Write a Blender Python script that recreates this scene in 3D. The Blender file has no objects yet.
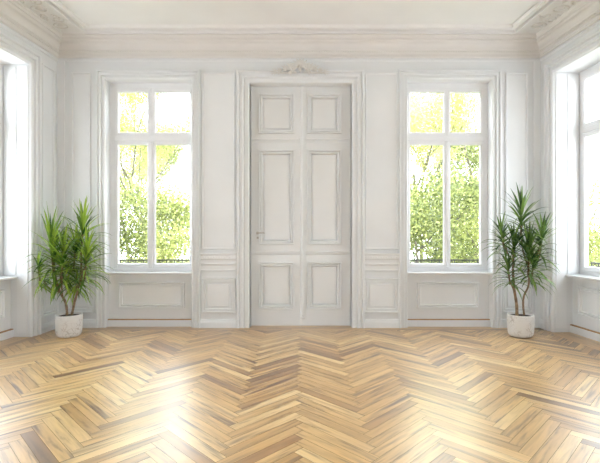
import bpy, math, random
from mathutils import Vector, Matrix
random.seed(7)
col = bpy.context.scene.collection
sc = bpy.context.scene
SPL = math.atan(0.0786)           # the side walls open slightly towards the camera
H = 4.12                          # ceiling height
HEAD = 3.536                      # window head
SILL = 0.79
YB = -3.2                         # how far the room runs behind the camera

# ------------------------------------------------------------------ materials
def newmat(name):
    m = bpy.data.materials.new(name); m.use_nodes = True
    return m, m.node_tree.nodes, m.node_tree.links, m.node_tree.nodes['Principled BSDF']

def paint(name, rgb, rough=0.45, bump=0.04, scale=60, var=0.02):
    m, N, L, b = newmat(name)
    tc = N.new('ShaderNodeTexCoord')
    nz = N.new('ShaderNodeTexNoise'); nz.inputs['Scale'].default_value = scale; nz.inputs['Detail'].default_value = 4
    L.new(tc.outputs['Object'], nz.inputs['Vector'])
    n2 = N.new('ShaderNodeTexNoise'); n2.inputs['Scale'].default_value = 1.7; n2.inputs['Detail'].default_value = 3
    L.new(tc.outputs['Object'], n2.inputs['Vector'])
    r = N.new('ShaderNodeValToRGB')
    r.color_ramp.elements[0].color = tuple(c * (1 - var) for c in rgb) + (1,)
    r.color_ramp.elements[1].color = tuple(min(1, c * (1 + var)) for c in rgb) + (1,)
    r.color_ramp.elements[0].position = .35; r.color_ramp.elements[1].position = .65
    L.new(n2.outputs['Fac'], r.inputs['Fac']); L.new(r.outputs['Color'], b.inputs['Base Color'])
    b.inputs['Roughness'].default_value = rough
    bp = N.new('ShaderNodeBump'); bp.inputs['Strength'].default_value = bump; bp.inputs['Distance'].default_value = .004
    L.new(nz.outputs['Fac'], bp.inputs['Height']); L.new(bp.outputs['Normal'], b.inputs['Normal'])
    return m

def wood_floor():
    m, N, L, b = newmat('oak_parquet')
    at = N.new('ShaderNodeAttribute'); at.attribute_name = 'plank'
    sep = N.new('ShaderNodeSeparateColor'); L.new(at.outputs['Color'], sep.inputs['Color'])
    uv = N.new('ShaderNodeUVMap'); uv.uv_map = 'UVMap'
    # shift the grain of every plank
    off = N.new('ShaderNodeVectorMath'); off.operation = 'MULTIPLY_ADD'
    L.new(at.outputs['Color'], off.inputs[0]); off.inputs[1].default_value = (40, 70, 30); L.new(uv.outputs['UV'], off.inputs[2])
    mp = N.new('ShaderNodeMapping'); mp.inputs['Scale'].default_value = (2.2, 26, 1); L.new(off.outputs[0], mp.inputs['Vector'])
    g = N.new('ShaderNodeTexNoise'); g.inputs['Scale'].default_value = 1.0; g.inputs['Detail'].default_value = 5; g.inputs['Roughness'].default_value = .6
    g.inputs['Distortion'].default_value = .5
    L.new(mp.outputs['Vector'], g.inputs['Vector'])
    base = N.new('ShaderNodeValToRGB'); e = base.color_ramp.elements
    e[0].position = 0; e[0].color = (.27, .125, .03, 1)
    e[1].position = 1; e[1].color = (.88, .64, .30, 1)
    for p, c in ((.12, (.44, .22, .058, 1)), (.35, (.62, .365, .11, 1)), (.7, (.76, .49, .18, 1))):
        x = e.new(p); x.color = c
    L.new(sep.outputs['Red'], base.inputs['Fac'])
    gr = N.new('ShaderNodeValToRGB'); e = gr.color_ramp.elements
    e[0].position = .30; e[0].color = (.42, .32, .22, 1)
    e[1].position = .62; e[1].color = (1.08, 1.06, 1.02, 1)
    x = e.new(.45); x.color = (.88, .84, .76, 1)
    L.new(g.outputs['Fac'], gr.inputs['Fac'])
    mx = N.new('ShaderNodeMix'); mx.data_type = 'RGBA'; mx.blend_type = 'MULTIPLY'; mx.inputs['Factor'].default_value = 1
    L.new(base.outputs['Color'], mx.inputs['A']); L.new(gr.outputs['Color'], mx.inputs['B'])
    # dark heartwood streaks on some planks
    mp2 = N.new('ShaderNodeMapping'); mp2.inputs['Scale'].default_value = (1.3, 15, 1); L.new(off.outputs[0], mp2.inputs['Vector'])
    s = N.new('ShaderNodeTexNoise'); s.inputs['Scale'].default_value = 1; s.inputs['Detail'].default_value = 3
    L.new(mp2.outputs['Vector'], s.inputs['Vector'])
    sr = N.new('ShaderNodeMapRange'); sr.inputs['From Min'].default_value = .53; sr.inputs['From Max'].default_value = .68
    L.new(s.outputs['Fac'], sr.inputs['Value'])
    th = N.new('ShaderNodeMapRange'); th.inputs['From Min'].default_value = .25; th.inputs['From Max'].default_value = .7
    L.new(sep.outputs['Green'], th.inputs['Value'])
    mm = N.new('ShaderNodeMath'); mm.operation = 'MULTIPLY'; L.new(sr.outputs['Result'], mm.inputs[0]); L.new(th.outputs['Result'], mm.inputs[1])
    m2 = N.new('ShaderNodeMix'); m2.data_type = 'RGBA'; L.new(mm.outputs[0], m2.inputs['Factor'])
    L.new(mx.outputs['Result'], m2.inputs['A']); m2.inputs['B'].default_value = (.15, .05, .012, 1)
    L.new(m2.outputs['Result'], b.inputs['Base Color'])
    b.inputs['Roughness'].default_value = .38
    b.inputs['Coat Weight'].default_value = FLOOR_COAT
    b.inputs['Coat Roughness'].default_value = FLOOR_ROUGH
    b.inputs['Coat IOR'].default_value = 1.95
    bp = N.new('ShaderNodeBump'); bp.inputs['Strength'].default_value = .15; bp.inputs['Distance'].default_value = .002
    L.new(g.outputs['Fac'], bp.inputs['Height']); L.new(bp.outputs['Normal'], b.inputs['Normal'])
    return m
FLOOR_COAT = 1.0; FLOOR_ROUGH = .29

def stone_pot():
    m, N, L, b = newmat('marbled_concrete')
    tc = N.new('ShaderNodeTexCoord')
    d = N.new('ShaderNodeTexNoise'); d.inputs['Scale'].default_value = 9; d.inputs['Detail'].default_value = 4
    L.new(tc.outputs['Object'], d.inputs['Vector'])
    vm = N.new('ShaderNodeVectorMath'); vm.operation = 'MULTIPLY_ADD'; vm.inputs[1].default_value = (.16, .16, .16)
    L.new(d.outputs['Color'], vm.inputs[0]); L.new(tc.outputs['Object'], vm.inputs[2])
    v = N.new('ShaderNodeTexVoronoi'); v.feature = 'DISTANCE_TO_EDGE'; v.inputs['Scale'].default_value = 19
    L.new(vm.outputs[0], v.inputs['Vector'])
    r = N.new('ShaderNodeMapRange'); r.inputs['From Min'].default_value = .0; r.inputs['From Max'].default_value = .07
    r.inputs['To Min'].default_value = .75; r.inputs['To Max'].default_value = 0
    L.new(v.outputs['Distance'], r.inputs['Value'])
    n = N.new('ShaderNodeTexNoise'); n.inputs['Scale'].default_value = 6; L.new(tc.outputs['Object'], n.inputs['Vector'])
    nr = N.new('ShaderNodeMapRange'); nr.inputs['From Min'].default_value = .42; nr.inputs['From Max'].default_value = .6; L.new(n.outputs['Fac'], nr.inputs['Value'])
    mu = N.new('ShaderNodeMath'); mu.operation = 'MULTIPLY'; L.new(r.outputs['Result'], mu.inputs[0]); L.new(nr.outputs['Result'], mu.inputs[1])
    mx = N.new('ShaderNodeMix'); mx.data_type = 'RGBA'; L.new(mu.outputs[0], mx.inputs['Factor'])
    mx.inputs['A'].default_value = (.72, .70, .67, 1); mx.inputs['B'].default_value = (.30, .23, .17, 1)
    L.new(mx.outputs['Result'], b.inputs['Base Color']); b.inputs['Roughness'].default_value = .75
    bp = N.new('ShaderNodeBump'); bp.inputs['Strength'].default_value = .4; bp.inputs['Distance'].default_value = .004; bp.invert = True
    L.new(mu.outputs[0], bp.inputs['Height']); L.new(bp.outputs['Normal'], b.inputs['Normal'])
    return m

def leaf_mat(name, dark, light, transl=.25, rough=.4):
    m, N, L, b = newmat(name)
    g = N.new('ShaderNodeNewGeometry')
    r = N.new('ShaderNodeValToRGB'); r.color_ramp.elements[0].color = dark + (1,); r.color_ramp.elements[1].color = light + (1,)
    L.new(g.outputs['Random Per Island'], r.inputs['Fac'])
    L.new(r.outputs['Color'], b.inputs['Base Color']); b.inputs['Roughness'].default_value = rough
    t = N.new('ShaderNodeBsdfTranslucent'); L.new(r.outputs['Color'], t.inputs['Color'])
    mx = N.new('ShaderNodeMixShader'); mx.inputs['Fac'].default_value = transl
    L.new(b.outputs['BSDF'], mx.inputs[1]); L.new(t.outputs['BSDF'], mx.inputs[2])
    L.new(mx.outputs['Shader'], N['Material Output'].inputs['Surface'])
    return m

def noisy(name, a, c, scale=8, rough=.8, metal=0, bump=.3):
    m, N, L, b = newmat(name)
    tc = N.new('ShaderNodeTexCoord'); n = N.new('ShaderNodeTexNoise'); n.inputs['Scale'].default_value = scale; n.inputs['Detail'].default_value = 6
    L.new(tc.outputs['Object'], n.inputs['Vector'])
    r = N.new('ShaderNodeValToRGB'); r.color_ramp.elements[0].color = a + (1,); r.color_ramp.elements[1].color = c + (1,)
    r.color_ramp.elements[0].position = .3; r.color_ramp.elements[1].position = .7
    L.new(n.outputs['Fac'], r.inputs['Fac']); L.new(r.outputs['Color'], b.inputs['Base Color'])
    b.inputs['Roughness'].default_value = rough; b.inputs['Metallic'].default_value = metal
    bp = N.new('ShaderNodeBump'); bp.inputs['Strength'].default_value = bump; bp.inputs['Distance'].default_value = .01
    L.new(n.outputs['Fac'], bp.inputs['Height']); L.new(bp.outputs['Normal'], b.inputs['Normal'])
    return m

def glass():
    m, N, L, b = newmat('window_glass'); N.remove(b)
    t = N.new('ShaderNodeBsdfTransparent'); t.inputs['Color'].default_value = (.985, .99, .985, 1)
    g = N.new('ShaderNodeBsdfGlossy'); g.inputs['Roughness'].default_value = .0
    lw = N.new('ShaderNodeLayerWeight'); lw.inputs['Blend'].default_value = .5
    pw = N.new('ShaderNodeMath'); pw.operation = 'POWER'; pw.inputs[1].default_value = 5; L.new(lw.outputs['Facing'], pw.inputs[0])
    f = N.new('ShaderNodeMath'); f.operation = 'MULTIPLY_ADD'; f.inputs[1].default_value = .9; f.inputs[2].default_value = .03; L.new(pw.outputs[0], f.inputs[0])
    n = N.new('ShaderNodeTexNoise'); n.inputs['Scale'].default_value = 1.5
    bp = N.new('ShaderNodeBump'); bp.inputs['Strength'].default_value = .02; L.new(n.outputs['Fac'], bp.inputs['Height'])
    L.new(bp.outputs['Normal'], g.inputs['Normal'])
    x = N.new('ShaderNodeMixShader'); L.new(f.outputs[0], x.inputs['Fac']); L.new(t.outputs[0], x.inputs[1]); L.new(g.outputs[0], x.inputs[2])
    L.new(x.outputs[0], N['Material Output'].inputs['Surface'])
    return m

M_WALL = paint('white_wall_paint', (.775, .785, .79), .5)
M_TRIM = paint('satin_white_trim', (.81, .818, .822), .32, .02)
M_DOOR = paint('satin_white_door', (.785, .79, .785), .32, .02)
M_FRAME = paint('white_window_gloss', (.84, .845, .86), .25, .01)
M_CEIL = paint('ceiling_plaster', (.82, .81, .79), .6, .06)
M_PLASTER = paint('carved_plaster', (.76, .735, .70), .6, .1)
M_FLOOR = wood_floor()
M_GAP = noisy('parquet_joint', (.10, .05, .02), (.16, .08, .035))
M_STRIP = noisy('oak_strip', (.36, .20, .08), (.50, .30, .13), 14, .4)
M_POT = stone_pot()
M_SOIL = noisy('potting_soil', (.02, .013, .008), (.07, .045, .03), 60, .95, 0, 1)
M_STEM = noisy('woody_stem', (.16, .10, .055), (.36, .25, .15), 35, .85)
M_LEAF_A = leaf_mat('fresh_green_leaf', (.02, .10, .01), (.42, .58, .08), .25, .35)
M_LEAF_B = leaf_mat('deep_green_leaf', (.012, .055, .01), (.24, .38, .08), .2, .35)
M_BRASS = noisy('aged_nickel', (.45, .42, .38), (.62, .58, .52), 30, .3, 1, .05)
M_IRON = noisy('wrought_iron', (.03, .03, .03), (.07, .065, .06), 30, .5, .6)
M_GLASS = glass()
M_BARK = noisy('tree_bark', (.06, .05, .04), (.14, .12, .10), 6, .9)
M_TL1 = leaf_mat('spring_leaf', (.20, .24, .05), (.62, .64, .24), .45, .5)
M_TL2 = leaf_mat('yellow_leaf', (.44, .46, .13), (.68, .66, .34), .5, .5)
M_TL3 = leaf_mat('mixed_green_leaf', (.05, .08, .02), (.42, .46, .15), .4, .5)  # mixed greens, darker than the other tree leaves
M_GRASS = noisy('lawn', (.10, .12, .05), (.18, .20, .08), 3, .9)

# ------------------------------------------------------------------ mesh builder
class MB:
    def __init__(s, M=None): s.v = []; s.f = []; s.M = M or Matrix()
    def add(s, vs, fs):
        n = len(s.v); s.v += [tuple(s.M @ Vector(p)) for p in vs]; s.f += [tuple(i + n for i in f) for f in fs]
    def box(s, a, b):
        x0, y0, z0 = a; x1, y1, z1 = b
        s.add([(x0,y0,z0),(x1,y0,z0),(x1,y1,z0),(x0,y1,z0),(x0,y0,z1),(x1,y0,z1),(x1,y1,z1),(x0,y1,z1)],
              [(0,3,2,1),(4,5,6,7),(0,1,5,4),(1,2,6,5),(2,3,7,6),(3,0,4,7)])
    def bbox(s, a, b, c=.004):
        """box in (u,v,w) with its front edges (high w) chamfered"""
        x0, y0, z0 = a; x1, y1, z1 = b
        s.add([(x0,y0,z0),(x1,y0,z0),(x1,y1,z0),(x0,y1,z0),(x0,y0,z1-c),(x1,y0,z1-c),(x1,y1,z1-c),(x0,y1,z1-c),
               (x0+c,y0+c,z1),(x1-c,y0+c,z1),(x1-c,y1-c,z1),(x0+c,y1-c,z1)],
              [(0,3,2,1),(0,1,5,4),(1,2,6,5),(2,3,7,6),(3,0,4,7),(4,5,9,8),(5,6,10,9),(6,7,11,10),(7,4,8,11),(8,9,10,11)])
    def ring(s, rect, prof, fill=True, floor=False):
        """mitred rectangular moulding; rect = u0,u1,v0,v1; prof = [(inset, height)]; floor: three-sided, legs run down to v0"""
        u0, u1, v0, v1 = rect
        L = []
        for i, w in prof:
            vb = v0 if floor else v0 + i
            L += [(u0+i, vb, w), (u1-i, vb, w), (u1-i, v1-i, w), (u0+i, v1-i, w)]
        F = []
        for k in range(len(prof)-1):
            for e in range(4):
                if floor and e == 0: continue
                a, b2 = 4*k+e, 4*k+(e+1) % 4
                F.append((a, b2, b2+4, a+4))
        if fill and not floor:
            k = 4*(len(prof)-1); F.append((k, k+1, k+2, k+3))
        s.add(L, F)
    def strip(s, u0, u1, prof):
        """profile [(v,w)] extruded along u, with end caps"""
        n = len(prof)
        L = [(u0, v, w) for v, w in prof] + [(u1, v, w) for v, w in prof]
        F = [(i, i+1, n+i+1, n+i) for i in range(n-1)] + [tuple(range(n))[::-1], tuple(range(n, 2*n))]
        s.add(L, F)
    def wall(s, u0, u1, v0, v1, t, holes):
        us = sorted({u0, u1} | {x for h in holes for x in h[:2]}); vs = sorted({v0, v1} | {x for h in holes for x in h[2:]})
        def inside(u, v): return any(h[0] < u < h[1] and h[2] < v < h[3] for h in holes)
        for i in range(len(us)-1):
            for j in range(len(vs)-1):
                a, b, c, d = us[i], us[i+1], vs[j], vs[j+1]
                if inside((a+b)/2, (c+d)/2): continue
                s.add([(a,c,0),(b,c,0),(b,d,0),(a,d,0),(a,c,-t),(b,c,-t),(b,d,-t),(a,d,-t)], [(0,1,2,3),(7,6,5,4)])
        for (a, b, c, d) in holes + [(u0, u1, v0, v1)]:
            s.add([(a,c,0),(b,c,0),(b,d,0),(a,d,0),(a,c,-t),(b,c,-t),(b,d,-t),(a,d,-t)], [(0,4,5,1),(1,5,6,2),(2,6,7,3),(3,7,4,0)])
    def lathe(s, prof, n=40, c=(0,0,0)):
        L = [(c[0]+r*math.cos(2*math.pi*k/n), c[1]+r*math.sin(2*math.pi*k/n), c[2]+z) for r, z in prof for k in range(n)]
        F = [(j*n+k, j*n+(k+1) % n, (j+1)*n+(k+1) % n, (j+1)*n+k) for j in range(len(prof)-1) for k in range(n)]
        s.add(L, F + [tuple(range(n))[::-1], tuple(range((len(prof)-1)*n, len(prof)*n))])
    def tube(s, pts, rad, n=7):
        pts = [Vector(p) for p in pts]; L = []; F = []
        up = Vector((.13, .27, .95)).normalized()
        for i, p in enumerate(pts):
            d = (pts[min(i+1, len(pts)-1)] - pts[max(i-1, 0)]).normalized()
            a = d.cross(up)
            if a.length < .05: a = d.cross(Vector((1,0,0)))
            a.normalize(); b = d.cross(a)
            r = rad[i] if isinstance(rad, (list, tuple)) else rad
            L += [tuple(p + (a*math.cos(2*math.pi*k/n) + b*math.sin(2*math.pi*k/n))*r) for k in range(n)]
        for i in range(len(pts)-1):
            F += [(i*n+k, i*n+(k+1) % n, (i+1)*n+(k+1) % n, (i+1)*n+k) for k in range(n)]
        F += [tuple(range(n))[::-1], tuple(range((len(pts)-1)*n, len(pts)*n))]
        s.add(L, F)
    def blob(s, c, r, n=8, m=5):
        """small ellipsoid, r = (rx, ry, rz)"""
        L = []; F = []
        for j in range(1, m):
            t = math.pi*j/m
            for k in range(n):
                p = 2*math.pi*k/n
                L.append((c[0]+r[0]*math.sin(t)*math.cos(p), c[1]+r[1]*math.sin(t)*math.sin(p), c[2]+r[2]*math.cos(t)))
        for j in range(m-2):
            F += [(j*n+k, j*n+(k+1) % n, (j+1)*n+(k+1) % n, (j+1)*n+k) for k in range(n)]
        F += [tuple(range(n))[::-1], tuple(range((m-2)*n, (m-1)*n))]
        s.add(L, F)
    def build(s, name, mat, parent=None, smooth=False, origin=None):
        me = bpy.data.meshes.new(name)
        o = bpy.data.objects.new(name, me); col.objects.link(o)
        vs = s.v
        if origin is not None:
            ox, oy, oz = origin; vs = [(x-ox, y-oy, z-oz) for x, y, z in vs]
            o.location = origin
        me.from_pydata(vs, [], s.f); me.materials.append(mat)
        if smooth:
            for p in me.polygons: p.use_smooth = True
        me.update()
        if parent is not None: o.parent = parent
        return o

def tag(o, label=None, cat=None, group=None, kind=None):
    for k, v in (('label', label), ('category', cat), ('group', group), ('kind', kind)):
        if v: o[k] = v
    return o
def empty(name, loc=(0,0,0), rz=0):
    o = bpy.data.objects.new(name, None); o.empty_display_size = .2
    o.location = loc; o.rotation_euler.z = rz; col.objects.link(o); return o
def struct(name, label, cat='wall'): 
    return tag(empty(name), label, cat, None, 'structure')
def copy_tree(o, parent=None):
    c = o.copy(); col.objects.link(c)
    if parent is not None: c.parent = parent
    for ch in [x for x in bpy.data.objects if x.parent == o]: copy_tree(ch, c)
    return c

# wall frames: local (u, v, w) -> world; u along the wall, v up, w out into the room
def frame(origin, udir, wdir):
    u = Vector(udir); w = Vector(wdir); v = Vector((0,0,1))
    m = Matrix.Identity(4)
    for i in range(3):
        m[i][0] = u[i]; m[i][1] = v[i]; m[i][2] = w[i]; m[i][3] = origin[i]
    return m
ca, sa = math.cos(SPL), math.sin(SPL)
XL, XR, YW = -3.457, 3.429, 6.0
FB = frame((0, YW, 0), (1,0,0), (0,-1,0))
FL = frame((XL, YW, 0), (-sa,-ca,0), (ca,-sa,0))
FR = frame((XR, YW, 0), (sa,-ca,0), (-ca,-sa,0))
LEN = (YW-YB)/ca
TB, TS = .24, .44

# ------------------------------------------------------------------ floor
def make_floor():
    root = tag(MB().build('floor', M_GAP), 'honey oak herringbone parquet floor', 'floor', None, 'structure')
    bpy.data.objects.remove(root)
    w, n = .0813, 8; g = .0009
    V = []; F = []; UV = []; COL = []
    s2 = math.sqrt(.5)
    def poly_in(x, y):
        if not (YB-.3 < y < 6.45): return False
        return -3.45-.0786*(6-y)-.35 < x < 3.45+.0786*(6-y)+.35
    def plank(a0, b0, a1, b1, horiz):
        cx, cy = (a0+a1)/2, (b0+b1)/2
        X = (cx-cy)*s2*w - .46 + .02; Y = (cx+cy)*s2*w
        if not poly_in(X, Y): return
        i = len(V)
        for a, b in ((a0+g/w, b0+g/w), (a1-g/w, b0+g/w), (a1-g/w, b1-g/w), (a0+g/w, b1-g/w)):
            x = (a-b)*s2*w - .44; y = (a+b)*s2*w
            V.append((x, y, 0))
        F.append((i, i+1, i+2, i+3))
        L_ = n*w
        UV.extend([(0,0),(L_,0),(L_,w),(0,w)] if horiz else [(0,0),(0,w),(L_,w),(L_,0)])
        c = (min(1, max(0, random.gauss(.55, .26))), random.random(), random.random(), 1)
        COL.extend([c]*4)
    R = 150
    for j in range(-R, R):
        for k in range(-20, 20):
            x0 = j + 2*n*k
            plank(x0, j, x0+n, j+1, True)
    for i in range(-R-60, R+60):
        for k in range(-20, 20):
            y0 = i - 2*n + 1 + 2*n*k
            if -R-60 < y0 < R+60: plank(i, y0, i+1, y0+n, False)
    # straight border boards along the walls, into the window niches and under the door
    def board(p, q, wd, nrm, z):
        p = Vector(p); q = Vector(q); d = q-p; L_ = d.length; d.normalize(); t = 0
        while t < L_:
            l = min(random.uniform(.8, 1.5), L_-t)
            i = len(V)
            for a, b in ((t+g, g), (t+l-g, g), (t+l-g, wd-g), (t+g, wd-g)):
                v = p + d*a + Vector(nrm)*b; V.append((v.x, v.y, z))
            F.append((i, i+1, i+2, i+3)); UV.extend([(0,0),(l,0),(l,wd),(0,wd)])
            c = (random.uniform(.1, .5), random.random()*.6, random.random(), 1); COL.extend([c]*4); t += l
    for k in range(4):
        board((-4, 5.83+.085*k), (4, 5.83+.085*k), .085, (0,1), .0012)
    for k in range(5):
        board((XL-.36+.09*k, 5.995), (XL-.36+.09*k-.0786*9.2, YB), .09, (1,0), .0012)
        board((XR+.36-.09*k, 5.995), (XR+.36-.09*k+.0786*9.2, YB), .09, (-1,0), .0012)
    n_p = len(F)
    zb = -.003
    i = len(V); V.extend([(-5.2,YB,zb),(5.2,YB,zb),(5.2,6.3,zb),(-5.2,6.3,zb),(-5.2,YB,-.3),(5.2,YB,-.3),(5.2,6.3,-.3),(-5.2,6.3,-.3)])
    for f in ((0,1,2,3),(7,6,5,4),(0,4,5,1),(1,5,6,2),(2,6,7,3),(3,7,4,0)):
        F.append(tuple(i+x for x in f)); UV.extend([(0,0)]*4); COL.extend([(0,0,0,1)]*4)
    me = bpy.data.meshes.new('floor'); me.from_pydata(V, [], F)
    me.uv_layers.new(name='UVMap'); me.color_attributes.new('plank', 'FLOAT_COLOR', 'CORNER')
    me.uv_layers['UVMap'].data.foreach_set('uv', [x for p in UV for x in p])
    me.color_attributes['plank'].data.foreach_set('color', [x for p in COL for x in p])
    me.materials.append(M_FLOOR); me.materials.append(M_GAP)
    for k, p in enumerate(me.polygons):
        if k >= n_p: p.material_index = 1
    o = bpy.data.objects.new('floor', me); col.objects.link(o)
    tag(o, 'honey oak herringbone parquet floor', 'floor', None, 'structure')
    return o
make_floor()

# ------------------------------------------------------------------ walls
WL = (-2.771, -1.550)       # back left window opening
WR = (1.536, 2.736)         # back right window opening
DO = (-.715, .735)          # door opening
DTOP = 3.515
UL, UR, WW = .562, .300, 1.22  # side window openings
PITCH = 2.45

bw = MB(FB); bw.wall(XL-.5, XR+.5, 0, H+.1, TB, [(*WL, 0, HEAD), (*WR, 0, HEAD), (*DO, 0, DTOP)])
wall_back = bw.build('wall_back', M_WALL); tag(wall_back, 'white panelled wall facing the camera with the double door', 'wall', None, 'structure')
def side_wall(F, u, name, label):
    m = MB(F); m.wall(-.25, LEN, 0, H+.1, TS, [(u+PITCH*k, u+WW+PITCH*k, 0, HEAD) for k in range(3)])  # openings past the first are unseen, added for side daylight
    o = m.build(name, M_WALL); tag(o, label, 'wall', None, 'structure'); return o
wall_left = side_wall(FL, UL, 'wall_left', 'white panelled wall along the left edge')
wall_right = side_wall(FR, UR, 'wall_right', 'white panelled wall along the right edge')
rw = MB(frame((0, YB, 0), (-1,0,0), (0,1,0))); rw.wall(-4.7, 4.7, 0, H+.1, .3, [(-.8, .8, 0, 2.6)])  # unseen rear wall, added to cut the flat light from behind
tag(rw.build('wall_rear', M_WALL), 'unseen white wall behind the camera, added to hold back light', 'wall', None, 'structure')
cm = MB(); cm.box((-4.9, YB, H), (4.9, 6.3, H+.2))
ceiling = cm.build('ceiling', M_CEIL); tag(ceiling, 'pale plaster ceiling with a moulded frame', 'ceiling', None, 'structure')

# profiles
ARCH = [(0,0),(0,.030),(.005,.044),(.018,.048),(.027,.040),(.030,.018),(.034,.018),(.036,.026),(.052,.026),(.058,.036),(.070,.038),(.077,.030),(.079,.010),(.083,.010),(.085,.018),(.104,.018),(.108,.026),(.120,.026),(.127,.016),(.130,0)]
def arch(wd, k=1.0):
    s = wd/.130; return [(i*s, h*k) for i, h in ARCH]
FLATP = [(0,0),(.0,.016),(.006,.026),(.018,.026),(.024,.018),(.026,.003),(.030,.003)]
RAISED = [(i_, h_*1.35) for i_, h_ in [(0,0),(0,.018),(.006,.030),(.020,.030),(.026,.022),(.028,.008),(.034,.008),(.036,.018),(.050,.020),(.056,.014),(.058,.003)]]

def panel(F, rect, prof, name, parent, mat=M_TRIM, lift=0):
    m = MB(F); m.ring(rect, [(i, h+lift) for i, h in prof]); return m.build(name, mat, parent)

def wainscot(F, u0, u1, parent):
    m = MB(F)
    m.strip(u0, u1, [(.800,0),(.800,.012),(.812,.022),(.826,.022),(.836,.012),(.880,.012),(.890,.020),(.912,.028),(.920,.020),(.928,.016),(.962,.016),(.972,.030),(.985,.040),(1.030,.040),(1.048,.052),(1.062,.052),(1.066,.040),(1.066,0)])
    m.build('chair_rail', M_TRIM, parent)
    # small carved run on the rail
    b = MB(F); n = max(3, int((u1-u0-.06)/.035))
    for k in range(n):
        u = u0+.03+(u1-u0-.06)*(k+.5)/n
        b.blob((u, 1.008, .040), (.012 if k % 2 else .016, .010 if k % 2 else .016, .006), 6, 4)
    b.build('carved_run', M_TRIM, parent)
    if u1-u0 > .2:
        panel(F, (u0+.012, u1-.012, .215, .705), RAISED, 'wainscot_panel', parent)
        m = MB(F); a, c = u0+.095, u1-.095
        m.ring((a, c, .30, .625), [(0,.003),(0,.014),(.010,.022),(.020,.020)]); m.build('wainscot_field', M_TRIM, parent)
SKP = [(0,0),(0,.030),(.075,.030),(.085,.026),(.095,.020),(.108,.018),(.118,.010),(.122,0)]
# back wall panels
for a, b in ((-3.26,-2.985), (-1.405,-.925), (.925,1.405), (2.93,3.25)):
    panel(FB, (a, b, 1.115, 3.640), FLATP, 'wall_panel', wall_back)
for a, b in ((-3.357,-2.915), (-1.415,-.905), (.895,1.425), (2.86,3.33)):
    wainscot(FB, a, b, wall_back)
for a, b in ((XL, -3.357), (3.335, XR)):
    m = MB(FB); m.bbox((a, .12, 0), (b, 3.80, .02)); m.build('corner_pilaster', M_TRIM, wall_back)
for a, b in ((-1.435, -1.415), (1.425, 1.442)):
    m = MB(FB); m.bbox((a, .12, 0), (b, 3.65, .016)); m.build('edge_strip', M_TRIM, wall_back)
m = MB(FB)
for a, b in ((XL-.02, -2.90), (-1.437, -.905), (.90, 1.445), (2.835, XR+.02)): m.strip(a, b, SKP)
tag(m.build('baseboard_back', M_TRIM), 'white baseboard under the wall panels facing the camera', 'baseboard', None, 'structure')
# frieze line over the openings
m = MB(FB); m.strip(XL-.02, XR+.02, [(3.79,0),(3.795,.012),(3.81,.016),(3.825,.012),(3.83,0)]); m.build('picture_rail', M_TRIM, wall_back)
# side walls
for F, u, par, nm, w_ in ((FL, UL, wall_left, 'baseboard_left', 'left'), (FR, UR, wall_right, 'baseboard_right', 'right')):
    m = MB(F)
    if u > .4:
        panel(F, (.09, u-.21, 1.115, 3.64), FLATP, 'wall_panel', par); wainscot(F, .03, u-.18, par)
    m.strip(-.02, u-.17, SKP)
    for k in range(3):
        a = u+WW+PITCH*k+.17; b = min(u+PITCH*(k+1)-.17, LEN)
        if b > a + .2:
            m.strip(a, b, SKP); wainscot(F, a+.02, b-.02, par); panel(F, (a+.05, b-.05, 1.115, 3.64), FLATP, 'wall_panel', par)
    tag(m.build(nm, M_TRIM), 'white baseboard along the %s wall' % w_, 'baseboard', None, 'structure')
    m = MB(F); m.strip(-.02, LEN, [(3.79,0),(3.795,.012),(3.81,.016),(3.825,.012),(3.83,0)]); m.build('picture_rail', M_TRIM, par)

# cornices
COR = [(3.845,0),(3.845,.020),(3.858,.028),(3.870,.022),(3.876,.014),(3.905,.014),(3.912,.034),(3.935,.034),(3.942,.046),(3.955,.050)] + \
      [(3.955+.075*math.sin(t*math.pi/2/6), .050+.050*(1-math.cos(t*math.pi/2/6))) for t in range(1,7)] + \
      [(4.034,.112),(4.052,.122),(4.066,.122),(4.070,.140),(4.095,.150),(4.105,.165),(H+.01,.170),(H+.01,0)]
for i, (F, a, b, w_) in enumerate(((FB, XL-.1, XR+.1, 'above the double door'), (FL, -.1, LEN, 'along the left wall'), (FR, -.1, LEN, 'along the right wall'))):
    root = struct('trim_%d' % (i+1), 'plaster cornice with bead row %s' % w_, 'cornice')
    m = MB(F); m.strip(a, b, COR); m.build('cornice', M_PLASTER, root)
    m = MB(F); n = int((min(b, 4.5)-a)/.034) if i else int((b-a)/.034)
    for k in range(n): m.blob((a+.017+.034*k, 3.923, .036), (.012, .010, .010), 6, 4)
    m.build('bead_row', M_PLASTER, root)

# ceiling frame moulding (trapezoid following the walls)
def ceil_frame(ins0, ins1, z, nm, dz):
    """one raised band between two insets of the frame"""
    def corner(ins):
        return [(-2.97-.0786*(5.77-(5.77-ins*1.3)) + ins, 5.77-ins*1.3), (2.97+.0*ins-ins, 5.77-ins*1.3),
                (2.97-ins+.0786*(5.77-YB), YB), (-2.97+ins-.0786*(5.77-YB), YB)]
    A = corner(ins0); B = corner((ins0*.9+ins1*.1)); C_ = corner((ins0*.1+ins1*.9)); D = corner(ins1)
    m = MB(); V = []
    for P, zz in ((A, H), (B, z), (C_, z), (D, H)): V += [(x, y, zz) for x, y in P]
    Fc = []
    for k in range(3):
        for a, b in ((3,0),(0,1),(1,2)): Fc.append((4*k+a, 4*k+b, 4*(k+1)+b, 4*(k+1)+a))
    m.add(V, Fc); return m.build(nm, M_CEIL, ceiling)
ceil_frame(0, .035, H-.038, 'frame_moulding', 0)
ceil_frame(.045, .055, H-.008, 'frame_moulding', 0)
ceil_frame(.105, .15, H-.042, 'frame_moulding', 0)
m = MB()
for k in range(120):
    x = -2.86+5.72*k/119; m.blob((x, 5.77-.08*1.3, H-.002), (.014, .016, .008), 6, 4)
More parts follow.
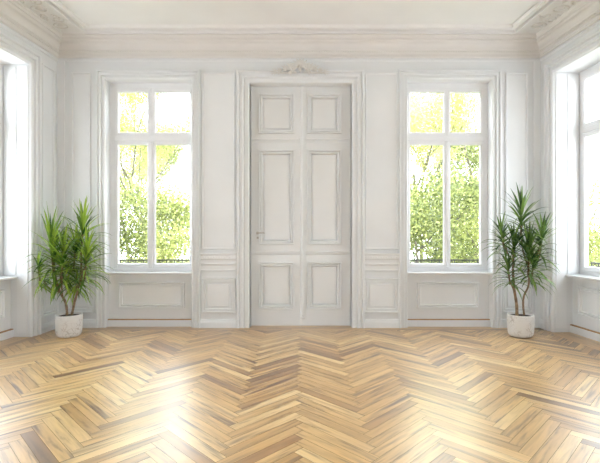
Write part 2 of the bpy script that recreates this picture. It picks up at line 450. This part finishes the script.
m.build('bead_row', M_CEIL, ceiling)

# carved scrollwork on the ceiling bands beside both side walls
def spiral(m, c, r0, turns, sgn, z, th, st=0):
    pts = []; rad = []
    N_ = 22
    for k in range(N_+1):
        t = k/N_; a = st + sgn*t*turns*2*math.pi; r = r0*(1-.85*t)
        pts.append((c[0]+r*math.cos(a), c[1]+r*math.sin(a), z)); rad.append(th*(1-.5*t))
    m.tube(pts, rad, 6)
for side in (-1, 1):
    m = MB(); rnd = random.Random(3)
    for k in range(7):
        y = 5.60-.42*k; xc = side*(3.155+.0786*(6-y))
        # oval medallion
        pts = [(xc+.09*math.cos(t*math.pi/10), y+.065*math.sin(t*math.pi/10), H-.006) for t in range(21)]
        m.tube(pts, .009, 6)
        m.blob((xc, y, H), (.05, .034, .012), 10, 4)
        y2 = y-.21; xc2 = side*(3.155+.0786*(6-y2))
        for s_ in (-1, 1):
            spiral(m, (xc2+.07*s_, y2+.045*s_), .075, 1.2, s_, H-.006, .009, 0 if s_ > 0 else math.pi)
            spiral(m, (xc2-.09*s_, y2+.03*s_), .045, 1.1, -s_, H-.006, .007, math.pi/2)
            for q in range(5):
                a = rnd.uniform(0, 6.28); m.blob((xc2+.11*math.cos(a), y2+.08*math.sin(a), H-.003), (.015, .012, .012), 6, 4)
    m.build('carved_scrollwork', M_PLASTER, ceiling, True)

# ------------------------------------------------------------------ windows
def window(F, idx, op, wf, stl, str_, mull, where, apw, aprect=None, sash_only=False):
    """op: opening (u0,u1); wf: depth of frame face; stl/str_: glass edges; mull: mullion"""
    root = struct('window_%d' % idx, 'tall white four-light window %s' % where, 'window')
    u0, u1 = op
    T0, T1, GB, GT = 2.642, 2.810, .897, 3.408
    # casing on the room side
    m = MB(F); aw = .17 if apw > .12 else .13
    m.ring((u0-aw, u1+aw, 0, HEAD+aw*1.05), arch(aw), False, True); m.build('architrave', M_TRIM, root)
    # outer frame: jambs, head, transom
    m = MB(F); fw = .05
    a, b = min(u0, stl)-.03, max(u1, str_)+.03
    m.box((a, SILL, wf-.07), (stl-fw, HEAD+.03, wf)); m.box((str_+fw, SILL, wf-.07), (b, HEAD+.03, wf))
    m.box((stl-fw, GT+fw, wf-.07), (str_+fw, HEAD+.03, wf))
    m.bbox((stl-fw, T0+.045, wf-.07), (str_+fw, T1-.045, wf+.018), .006)
    m.box((stl-fw, SILL, wf-.07), (str_+fw, GB-.055, wf))
    m.build('window_frame', M_FRAME, root)
    # sashes
    mc = sum(mull)/2
    def sash(x0, x1, z0, z1, g, nm):
        m = MB(F)
        m.ring((x0, x1, z0, z1), [(0, wf-.05),(0, wf+.008),(.003, wf+.012),(g[0]-x0-.012 if 0 else .030, wf+.012),(.036, wf+.004)], False)
        m.v = []; m.f = []
        # rails and stiles around the pane g = (gx0,gx1,gz0,gz1)
        m.bbox((x0, z0, wf-.05), (g[0], z1, wf+.012), .004); m.bbox((g[1], z0, wf-.05), (x1, z1, wf+.012), .004)
        m.bbox((g[0]-.002, z0, wf-.05), (g[1]+.002, g[2], wf+.0115), .004); m.bbox((g[0]-.002, g[3], wf-.05), (g[1]+.002, z1, wf+.0115), .004)
        # glazing bead
        bd = [(0, wf+.006),(.008, wf-.002),(.012, wf-.02)]
        m.ring((g[0]-.001, g[1]+.001, g[2]-.001, g[3]+.001), bd, False)
        s = m.build('sash', M_FRAME, root)
        p = MB(F); p.box((g[0]-.005, g[2]-.005, wf-.030), (g[1]+.005, g[3]+.005, wf-.025)); p.build('pane', M_GLASS, s)
        return s
    sash(stl-fw, mc-.001, GB-.055, T0+.045, (stl, mull[0], GB, T0), 'a')
    s = sash(mc+.001, str_+fw, GB-.055, T0+.045, (mull[1], str_, GB, T0), 'b')
    sash(stl-fw, mc-.001, T1-.045, GT+fw, (stl, mull[0], T1, GT), 'c')
    sash(mc+.001, str_+fw, T1-.045, GT+fw, (mull[1], str_, T1, GT), 'd')
    m = MB(F); m.bbox((mc-.022, GB-.05, wf+.010), (mc+.022, T0+.04, wf+.024), .006); m.build('cover_bead', M_FRAME, root)
    # sill, apron panel, plinth with oak strip
    m = MB(F); m.strip(u0-(.0), u1+(.0), [(SILL-.035, wf-.06),(SILL-.035, -apw+.085),(SILL-.03, -apw+.11),(SILL-.008, -apw+.115),(SILL, -apw+.105),(SILL, wf-.06)])
    m.build('sill', M_FRAME, root)
    m = MB(F); m.box((u0, 0, -apw-.05), (u1, SILL-.035, -apw)); m.build('apron', M_TRIM, root)
    m = MB(F); r = aprect or (u0+.13, u1-.13, .262, .640)
    m.ring(r, [(i, h-apw) for i, h in RAISED]); m.build('apron_panel', M_TRIM, root)
    m = MB(F); m.bbox((u0, 0, -apw), (u1, .095, -apw+.045)); m.build('plinth', M_TRIM, root)
    m = MB(F); m.bbox((u0, .095, -apw), (u1, .107, -apw+.040)); m.build('plinth_strip', M_STRIP, root)['label'] = 'thin oak strip'
    if apw > .12:   # panelled shutter boxes in the deep side reveals
        m = MB(F)
        for uu, sg in ((u0, 1), (u1, -1)):
            for w0, w1 in ((-.165, -.02), (-.345, -.185)):
                x0, x1 = sorted((uu, uu+sg*.012))
                zb = SILL+.01 if w0 < -.2 else .06
                m.box((x0, zb, w0), (x1, HEAD-.03, w1))
        m.build('shutter_panel', M_TRIM, root)
    return root
k685 = 68.5
px = lambda x: (x-300)/k685
w1 = window(FB, 1, WL, -.13, px(118), px(190.2), (px(148), px(155)), 'left of the double door', .085, (-2.625, -1.667, .262, .640))
w2 = window(FB, 2, WR, -.13, px(409.7), px(480.5), (px(444), px(449.8)), 'right of the double door', .085, (1.69, 2.585, .262, .640))
def side_window(F, idx, u, where):
    return window(F, idx, (u, u+WW), -.36, u+.10, u+WW-.10, (u+WW/2-.05, u+WW/2+.05), where, .26)
w3 = side_window(FL, 3, UL, 'in the left wall beside the brighter plant')
w4 = side_window(FR, 4, UR, 'in the right wall beside the darker plant')
for src, F, n0 in ((w3, FL, 5), (w4, FR, 7)):
    for k in (1, 2):  # repeats out of view, added to bring in more side daylight
        c = copy_tree(src); c.name = 'window_%d' % (n0+k-1)
        c['label'] = 'unseen four-light window added for daylight further along the %s wall' % ('left' if F is FL else 'right')
        c.location = F.to_3x3() @ Vector((PITCH*k, 0, 0))

# ------------------------------------------------------------------ door
door = struct('door_1', 'tall white panelled double door between the two windows', 'door')
DC = .015; WD = -.115
m = MB(FB); m.ring((DO[0]-.185, DO[1]+.185, 0, DTOP+.150), [(i*1.42, h*1.25) for i, h in ARCH][:-1] + [(.185,0),(.185,WD)], False, True)
# the head is shallower than the legs, so squeeze the top profile
m.build('architrave', M_TRIM, door)
m = MB(FB)
m.box((DO[0]-.001, 0, WD-.08), (DO[0]+.012, DTOP, WD+.03)); m.box((DO[1]-.012, 0, WD-.08), (DO[1]+.001, DTOP, WD+.03)); m.box((DO[0], DTOP-.012, WD-.08), (DO[1], DTOP+.001, WD+.03))
m.box((DO[0], -.02, WD-.09), (DO[1], .006, WD-.035)); m.build('door_frame', M_DOOR, door)
DPROF = [(i_, h_*1.35) for i_, h_ in [(0,.0),(0,.014),(.006,.024),(.018,.024),(.024,.016),(.027,.002),(.033,.002),(.035,.014),(.050,.014),(.056,.006),(.060,-.022),(.068,-.028),(.078,-.028),(.080,-.018),(.084,-.018)]]
def leaf(u0, u1, pu0, pu1, lab):
    m = MB(FB.copy() @ Matrix.Translation((0,0,WD)))
    rows = [(.242,.927),(1.182,2.560),(2.793,3.375)]
    m.wall(u0, u1, .002, DTOP-.012, .045, [(pu0, pu1, a, b) for a, b in rows])
    o = m.build('door_leaf', M_DOOR, door)
    for a, b in rows:
        p = MB(FB @ Matrix.Translation((0,0,WD))); p.ring((pu0, pu1, a, b), DPROF); p.build('door_panel', M_DOOR, o)
    # rails between the rows
    r = MB(FB @ Matrix.Translation((0,0,WD)))
    for z in (1.058, 2.691):
        r.strip(u0+.004, u1-.004, [(z-.022,0),(z-.016,.008),(z-.004,.010),(z-.002,.001),(z+.002,.001),(z+.004,.014),(z+.018,.012),(z+.03,0)])
    r.build('door_rail', M_DOOR, o)
    return o
dl = leaf(DO[0]+.012, DC-.001, -.600, -.083, 'l')
dr = leaf(DC+.001, DO[1]-.012, .108, .600, 'r')
m = MB(FB @ Matrix.Translation((0,0,WD)))
m.bbox((DC-.012, .10, 0), (DC+.062, DTOP-.012, .020), .010); m.bbox((DC+.008, .15, .018), (DC+.042, DTOP-.012, .032), .008)
m.build('centre_bead', M_DOOR, dr)
# lever handle
hr = MB(FB @ Matrix.Translation((-.615, 1.350, WD)))
hr.bbox((-.020, -.020, 0), (.020, .020, .008), .004)
hr.tube([(0,0,.004),(0,0,.045)], .009, 10)
hr.tube([(-.008,0,.045),(.0,0,.048),(.03,.002,.05),(.07,.006,.048),(.105,-.002,.046)], [.008,.010,.009,.009,.007], 10)
hr.bbox((-.016, -.085, 0), (.016, -.055, .005), .002)
hr.build('door_handle', M_BRASS, dl, True)['label'] = 'nickel lever handle'
# carved crest over the door
c = MB(FB @ Matrix.Translation((.0, 3.605, .050)) @ Matrix.Diagonal((1.05, 1.22, 1.5, 1)))
rnd = random.Random(5)
def scroll(cx, cy, r0, sg, st, th, turns=1.25):
    pts = []; rad = []
    for k in range(25):
        t = k/24; a = st+sg*t*turns*2*math.pi; r = r0*(1-.85*t)
        pts.append((cx+r*math.cos(a), cy+r*math.sin(a), .022+.012*math.sin(t*3.1))); rad.append(th*(1-.45*t))
    c.tube(pts, rad, 7)
def acanthus(x, y, ang, l, wd, lift=.02):
    for q in (-1, -.5, 0, .5, 1):
        a = ang+q*.55; ll = l*(1-.35*abs(q)); pts = []
        for k in range(6):
            t = k/5; pts.append((x+ll*t*math.cos(a+q*.4*t), y+ll*t*math.sin(a+q*.4*t), .008+lift*math.sin(t*2.6)))
        c.tube(pts, [wd*.5, wd*.8, wd, wd*.9, wd*.6, wd*.15], 6)
c.blob((0, .045, .018), (.022, .035, .022), 12, 8)
for a in range(9):
    t = math.radians(10+20*a); c.blob((.062*math.cos(t), .060+.070*math.sin(t), .02), (.020, .020, .022), 8, 5)
for a in (20, 42, 66, 90, 114, 138, 160): acanthus(.02*math.cos(math.radians(a)), .07, math.radians(a), .11, .013, .035)
for s_ in (-1, 1):
    b0 = 0 if s_ > 0 else math.pi
    scroll(s_*.115, .050, .050, s_, b0+math.pi*0, .012)
    scroll(s_*.195, .036, .036, -s_, b0+math.pi, .010)
    scroll(s_*.265, .024, .024, s_, b0, .008)
    acanthus(s_*.10, .04, math.radians(90-s_*48), .11, .011, .03)
    acanthus(s_*.17, .03, math.radians(90-s_*58), .10, .010, .03); acanthus(s_*.07, .02, math.radians(90-s_*75), .12, .011, .03)
    acanthus(s_*.25, .015, math.radians(90-s_*76), .09, .007)
    acanthus(s_*.31, .010, math.radians(90-s_*84), .10, .005, .01)
    c.tube([(s_*.05, .012, .01), (s_*.15, .006, .014), (s_*.26, .004, .012), (s_*.40, .004, .006)], [.012,.011,.009,.003], 7)
crest = c.build('carved_crest', M_PLASTER, None, True, (0, 6, 3.655))
tag(crest, 'carved plaster acanthus crest above the double door', 'ornament')

# ------------------------------------------------------------------ iron balcony railings
def railing(F, u0, u1, w, name='balcony_railing'):
    root = empty('balcony_railing', tuple(F @ Vector(((u0+u1)/2, .30, w))))
    inv = Matrix.Translation(-Vector(root.location))
    m = MB(inv @ F); m.box((u0, .925, w-.016), (u1, .945, w+.016)); m.box((u0, .80, w-.008), (u1, .812, w+.008)); m.box((u0, .34, w-.010), (u1, .36, w+.010))
    m.build('rail', M_IRON, root)
    m = MB(inv @ F); n = int((u1-u0)/.11)
    for k in range(n+1):
        u = u0+(u1-u0)*k/n; m.box((u-.007, .30, w-.007), (u+.007, .925, w+.007))
    m.build('balusters', M_IRON, root)
    m = MB(inv @ F)
    for k in range(n):
        uc = u0+(u1-u0)*(k+.5)/n
        m.tube([(uc+.040*math.cos(t*math.pi/8), .868+.048*math.sin(t*math.pi/8), w) for t in range(17)], .006, 5)
    m.build('ring_frieze', M_IRON, root)
    m = MB(inv @ F); m.box((u0-.05, .22, w-.10), (u1+.05, .30, -(TB if F is FB else TS)-.001)); m.build('ledge', M_WALL, root)
    return root
tag(railing(FB, WL[0]-.1, WL[1]+.1, -.44), 'black iron railing outside the window left of the door', 'railing', 'iron window railings')
tag(railing(FB, WR[0]-.1, WR[1]+.1, -.44), 'black iron railing outside the window right of the door', 'railing', 'iron window railings')
tag(railing(FR, UR-.1, UR+WW+.1, -.62), 'black iron railing outside the window in the right wall', 'railing', 'iron window railings')

# ------------------------------------------------------------------ potted plants
def blade(m, o, az, el, L_, wd, droop, rnd):
    """arching strap leaf with a folded midrib"""
    d = Vector((math.cos(az)*math.cos(el), math.sin(az)*math.cos(el), math.sin(el)))
    side = Vector((-math.sin(az), math.cos(az), 0)); p = Vector(o); n = 8; V = []; tw = rnd.uniform(-.5, .5)
    for k in range(n+1):
        t = k/n
        wk = wd*(.45+.55*math.sin(min(1, t*3)*math.pi/2))*(1-t**2.6)+.0006
        s = (side*math.cos(tw*t) + d.cross(side)*math.sin(tw*t)).normalized()
        up = s.cross(d).normalized()
        if up.z < 0: up = -up
        V += [tuple(p+s*wk+up*wk*.35), tuple(p), tuple(p-s*wk+up*wk*.35)]
        p = p + d*(L_/n)
        d = (d + Vector((0,0,-droop*(.25+t*1.4)/n*2))).normalized()
    F = []
    for k in range(n):
        F += [(3*k, 3*k+1, 3*k+4, 3*k+3), (3*k+1, 3*k+2, 3*k+5, 3*k+4)]
    m.add(V, F)

def plant(cx_px, cy, s, label, leafm, stems, heads, seed, potr=.162, poth=.285):
    """stems / heads are given in pixels of elevation drawings, converted to metres about the pot"""
    X0 = (cx_px-300)*cy/420; sc_ = cy/420
    rnd = random.Random(seed)
    root = empty('potted_plant', (X0, cy, 0.0015)); tag(root, label, 'plant', 'potted dracaenas by the windows')
    P = lambda x, y, dy=0: ((x-cx_px)*sc_, dy, 1.35+(233-y)*sc_)
    r, h = potr, poth
    pot = MB(); pr = []
    for k in range(9):
        t = k/8*math.pi/2; pr.append((r*.70+r*.26*math.sin(t), .075*(1-math.cos(t))))
    pr = [(r*.62, 0)] + [(x, z) for x, z in pr[1:]] + [(r*.98, .13), (r, .19), (r*.995, h-.006), (r*.975, h), (r*.90, h), (r*.885, h-.006), (r*.88, h-.03), (.02, h-.031)]
    pot.lathe(pr, 48); pot.build('pot', M_POT, root, True)
    so = MB(); so.lathe([(.01, h-.035), (r*.885, h-.034), (r*.86, h-.022), (r*.4, h-.014), (.01, h-.012)], 30); so.build('soil', M_SOIL, root, True)
    for pts, r0, r1 in stems:
        m = MB(); q = [Vector(P(*p)) for p in pts]
        # smooth the polyline
        qq = []
        for i in range(len(q)-1):
            a = q[max(i-1,0)]; b = q[i]; c_ = q[i+1]; d = q[min(i+2,len(q)-1)]
            for k in range(6):
                t = k/6; qq.append(.5*((2*b)+(c_-a)*t+(2*a-5*b+4*c_-d)*t*t+(3*b-3*c_+d-a)*t**3))
        qq.append(q[-1]); n = len(qq)
        m.tube(qq, [(r0+(r1-r0)*i/(n-1))*(1+.06*((i % 3)-1)) for i in range(n)], 10); m.build('stem', M_STEM, root, True)
    for (x0, y0, x1, y1, dy, L_, cnt, el0, el1) in heads:
        m = MB(); a = Vector(P(x0, y0, dy)); b = Vector(P(x1, y1, dy))
        m.tube([tuple(a), tuple((a+b)/2), tuple(b)], [.010, .012, .006], 8)
        stalk = m; m = MB()
        cnt = int(cnt*1.6)
        for k in range(cnt):
            t = (k+.5)/cnt; o = a.lerp(b, t); az = k*2.39996+rnd.uniform(-.3, .3)
            el = math.radians(el0+(el1-el0)*t**1.1+rnd.uniform(-9, 9))
            ll = L_*sc_*(rnd.uniform(.78, 1.08))*(1-.12*t)
            fr = math.sin(az)*math.cos(el)*ll      # stay clear of the walls behind
            wx = X0+o.x+math.cos(az)*math.cos(el)*ll; wy = cy+o.y+fr
            if wy > 5.92: az = -az
            lim = 3.36
            if abs(wx) > lim and wx*X0 > 0: az = math.pi-az if abs(math.cos(az)) > .2 else az; ll *= .85
            droop = rnd.uniform(.4, 1.0)*(1.2-.7*t)
            blade(m, o, az, el, ll, rnd.uniform(.012, .018)*s, droop, rnd)
        crown = m.build('leaf_crown', leafm, root, True); stalk.build('crown_stalk', M_STEM, crown, True)
    return root
# (x, y, depth) control points in drawing pixels
plant(69, 5.50, 1.0, 'bushy bright green dracaena in a marbled white pot, by the left wall', M_LEAF_A,
      [([(67,318,0),(66,304,0),(61,292,-.02),(57,278,-.03),(55,262,-.03)], .017, .011),
       ([(71,318,.01),(74,303,.01),(78,290,.0),(80,272,.03),(80,250,.03)], .017, .011),
       ([(78,290,.0),(83,280,-.05),(86,268,-.06)], .010, .009),
       ([(61,292,-.02),(54,288,-.09),(49,280,-.11)], .008, .007),
       ([(63,297,-.01),(66,284,-.10),(67,270,-.12)], .009, .008)],
      [(55,276,52,240,-.03,42,54,-5,80),
       (80,252,82,224,.03,34,34,-8,84),
       (87,280,89,250,-.06,33,44,-15,76),
       (67,284,68,250,-.12,33,40,-12,78),
       (46,286,43,264,-.11,22,26,-20,72),
       (77,290,78,272,-.02,26,24,-40,30),
       (58,284,58,262,.06,32,30,-25,60),
       (70,270,72,244,.09,34,34,-10,74)], 11)
plant(520.5, 5.50, 1.0, 'slender dark green dracaena in a marbled white pot, by the right wall', M_LEAF_B,
      [([(517,318,0),(516.5,304,0),(514,288,0),(513,270,.0),(514,255,.02)], .021, .012),
       ([(525,318,.01),(524,306,.02),(524,296,.0),(528,284,-.02),(528,268,.0),(524,250,.03),(522,232,.03)], .014, .009),
       ([(515,293,0),(511,288,-.05),(507,280,-.08)], .010, .008),
       ([(514,262,.01),(508,254,.0),(505,245,.0)], .009, .008),
       ([(527,266,.0),(534,258,-.03),(538,250,-.03)], .009, .008)],
      [(522,240,523,210,.03,34,40,-12,84),
       (505,252,501,232,.0,25,30,-12,80),
       (538,258,541,234,-.03,29,34,-15,78),
       (514,268,515,240,.02,27,30,-5,80),
       (524,276,525,245,-.10,31,38,-10,78),
       (507,284,505,266,-.08,23,24,-20,76),
       (530,282,533,262,-.02,26,28,-18,72)], 23)

# ------------------------------------------------------------------ outdoors: lawn, trees and bushes
GZ = -3.6
m = MB(); m.box((-70, 6.6, GZ-.2), (70, 80, GZ)); 
lawn = m.build('ground', M_GRASS); tag(lawn, 'green lawn below the windows', 'lawn', None, 'structure')
def tree(name, h, spread, nleaf, lsize, leafm, seed, trunk_r=.16, depth=4, low=.3, bushy=False):
    rnd = random.Random(seed); root = empty(name)
    tips = []; br = MB(); tr = MB()
    def grow(p, d, L_, r, lv):
        pts = [p.copy()]; rad = [r]; q = p.copy(); dd = d.copy(); n = 5
        for k in range(n):
            dd = (dd+Vector((rnd.uniform(-1,1), rnd.uniform(-1,1), rnd.uniform(-.4,.9)))*.16).normalized()
            q = q+dd*L_/n; pts.append(q.copy()); rad.append(r*(1-.55*(k+1)/n))
            if lv >= 2: tips.append((q.copy(), lv))
        (tr if lv == 0 else br).tube(pts, rad, 7 if lv < 2 else 4)
        if lv < depth:
            nb = 7 if lv == 0 else (4 if lv == 1 else 3)
            for k in range(nb):
                t = rnd.uniform(low if lv == 0 else .3, 1); i = min(n-1, int(t*n)); o = pts[i].lerp(pts[i+1], t*n-i)
                az = rnd.uniform(0, 6.283); el = rnd.uniform(.25, 1.1)
                nd = (Vector((math.cos(az)*spread, math.sin(az)*spread, math.sin(el)*.9))+dd*.5).normalized()
                grow(o, nd, L_*rnd.uniform(.42, .62), r*(1-.5*t)*.55, lv+1)
    grow(Vector((0,0,0)), Vector((0,0,1)), h*.75, trunk_r, 0)
    tr.build('trunk', M_BARK, root, True); br.build('branches', M_BARK, root, True)
    m = MB(); V = []; F = []
    for k in range(nleaf):
        p, lv = rnd.choice(tips); s = lsize*rnd.uniform(.6, 1.2); j = .34 if lv == 2 else .22
        c_ = p+Vector((rnd.gauss(0, j), rnd.gauss(0, j), rnd.gauss(0, j)))
        a = Vector((rnd.gauss(0,1), rnd.gauss(0,1), rnd.gauss(0,1))).normalized(); b = a.orthogonal().normalized()
        b = (b*math.cos(k)+a.cross(b)*math.sin(k))*.5
        i = len(V); V += [tuple(c_-a*s), tuple(c_+b*s), tuple(c_+a*s), tuple(c_-b*s)]; F.append((i,i+1,i+2,i+3))
    m.v = V; m.f = F; m.build('foliage', leafm, root)
    return root
T1 = tree('garden_tree', 10.0, 1.0, 36000, .045, M_TL1, 1, .11, 4, .12)
T2 = tree('garden_tree', 9.5, .8, 24000, .045, M_TL2, 5, .10, 4, .2)
T3 = tree('garden_tree', 9.0, 1.1, 30000, .060, M_TL3, 9, .13, 4, .1)
B1 = tree('garden_bush', 5.6, 1.25, 20000, .05, M_TL1, 21, .07, 4, .05)
B2 = tree('garden_bush', 5.6, 1.25, 20000, .05, M_TL3, 33, .07, 4, .05)
used = set()
def put(src, x, y, rz, s, label, cat, grp):
    o = src if src.name not in used else copy_tree(src)
    used.add(src.name)
    o.location = (x, y, GZ); o.rotation_euler.z = rz; o.scale = (s, s, s); tag(o, label, cat, grp)
G = 'trees outside the windows'; GBU = 'bushes outside the windows'
put(T1, -5.3, 17.5, .9, 1.0, 'leafy spring tree seen in the right half of the window left of the door', 'tree', G)
put(T2, -8.6, 22.0, 1.9, 1.12, 'sparse yellow-green tree seen in the left half of the window left of the door', 'tree', G)
put(T3, -10.5, 33.0, 4.0, 1.45, 'farthest tree seen through the window left of the door', 'tree', G)
put(T2, 5.6, 18.0, 2.6, 1.05, 'sparse branching tree seen in the left half of the window right of the door', 'tree', G)
put(T1, 8.9, 22.0, 2.2, 1.18, 'tall leafy tree seen in the right half of the window right of the door', 'tree', G)
put(T3, 11.0, 33.0, .9, 1.45, 'farthest tree seen through the window right of the door', 'tree', G)
put(T1, 12.9, 18.6, 5.1, 1.0, 'leafy tree seen through the window in the right wall', 'tree', G)
put(B2, -6.3, 13.6, .7, 1.12, 'dense green bush low in the left half of the window left of the door', 'bush', GBU)
put(B1, -3.8, 14.0, 2.2, 1.10, 'bright bush low in the right half of the window left of the door', 'bush', GBU)
put(B2, 3.9, 13.6, 3.6, 1.12, 'dense green bush low in the left half of the window right of the door', 'bush', GBU)
put(B1, 6.4, 14.2, 4.9, 1.14, 'bright bush low in the right half of the window right of the door', 'bush', GBU)
put(B1, 10.2, 14.2, 1.1, 1.14, 'bright bush low in the window of the right wall', 'bush', GBU)

# ------------------------------------------------------------------ light, camera
w = bpy.data.worlds.new('daylight'); sc.world = w; w.use_nodes = True
N = w.node_tree.nodes; L = w.node_tree.links; bg = N['Background']
tc = N.new('ShaderNodeTexCoord'); sp = N.new('ShaderNodeSeparateXYZ'); L.new(tc.outputs['Generated'], sp.inputs[0])
rp = N.new('ShaderNodeValToRGB'); e = rp.color_ramp.elements
e[0].position = 0; e[0].color = (.90, .94, 1.0, 1); e[1].position = .7; e[1].color = (.81, .89, 1.0, 1)
L.new(sp.outputs['Z'], rp.inputs['Fac']); L.new(rp.outputs['Color'], bg.inputs['Color'])
bg.inputs['Strength'].default_value = 8.0
sl = bpy.data.lights.new('sun', 'SUN'); sl.energy = 5; sl.angle = math.radians(2); sl.color = (1, .95, .84)
so = bpy.data.objects.new('sun', sl); col.objects.link(so); so.rotation_euler = (math.radians(42), 0, math.radians(-12))
cd = bpy.data.cameras.new('camera'); cam = bpy.data.objects.new('camera', cd); col.objects.link(cam)
cam.location = (0, 0, 1.35); cam.rotation_euler = (math.pi/2, 0, 0)
cd.sensor_width = 36; cd.lens = 36*420/600; cd.shift_y = 1.5/600; cd.clip_end = 300
sc.camera = cam
vs = sc.view_settings; vs.view_transform = 'Standard'; vs.look = 'None'; vs.exposure = 0.12; vs.gamma = 1; vs.use_curve_mapping = False
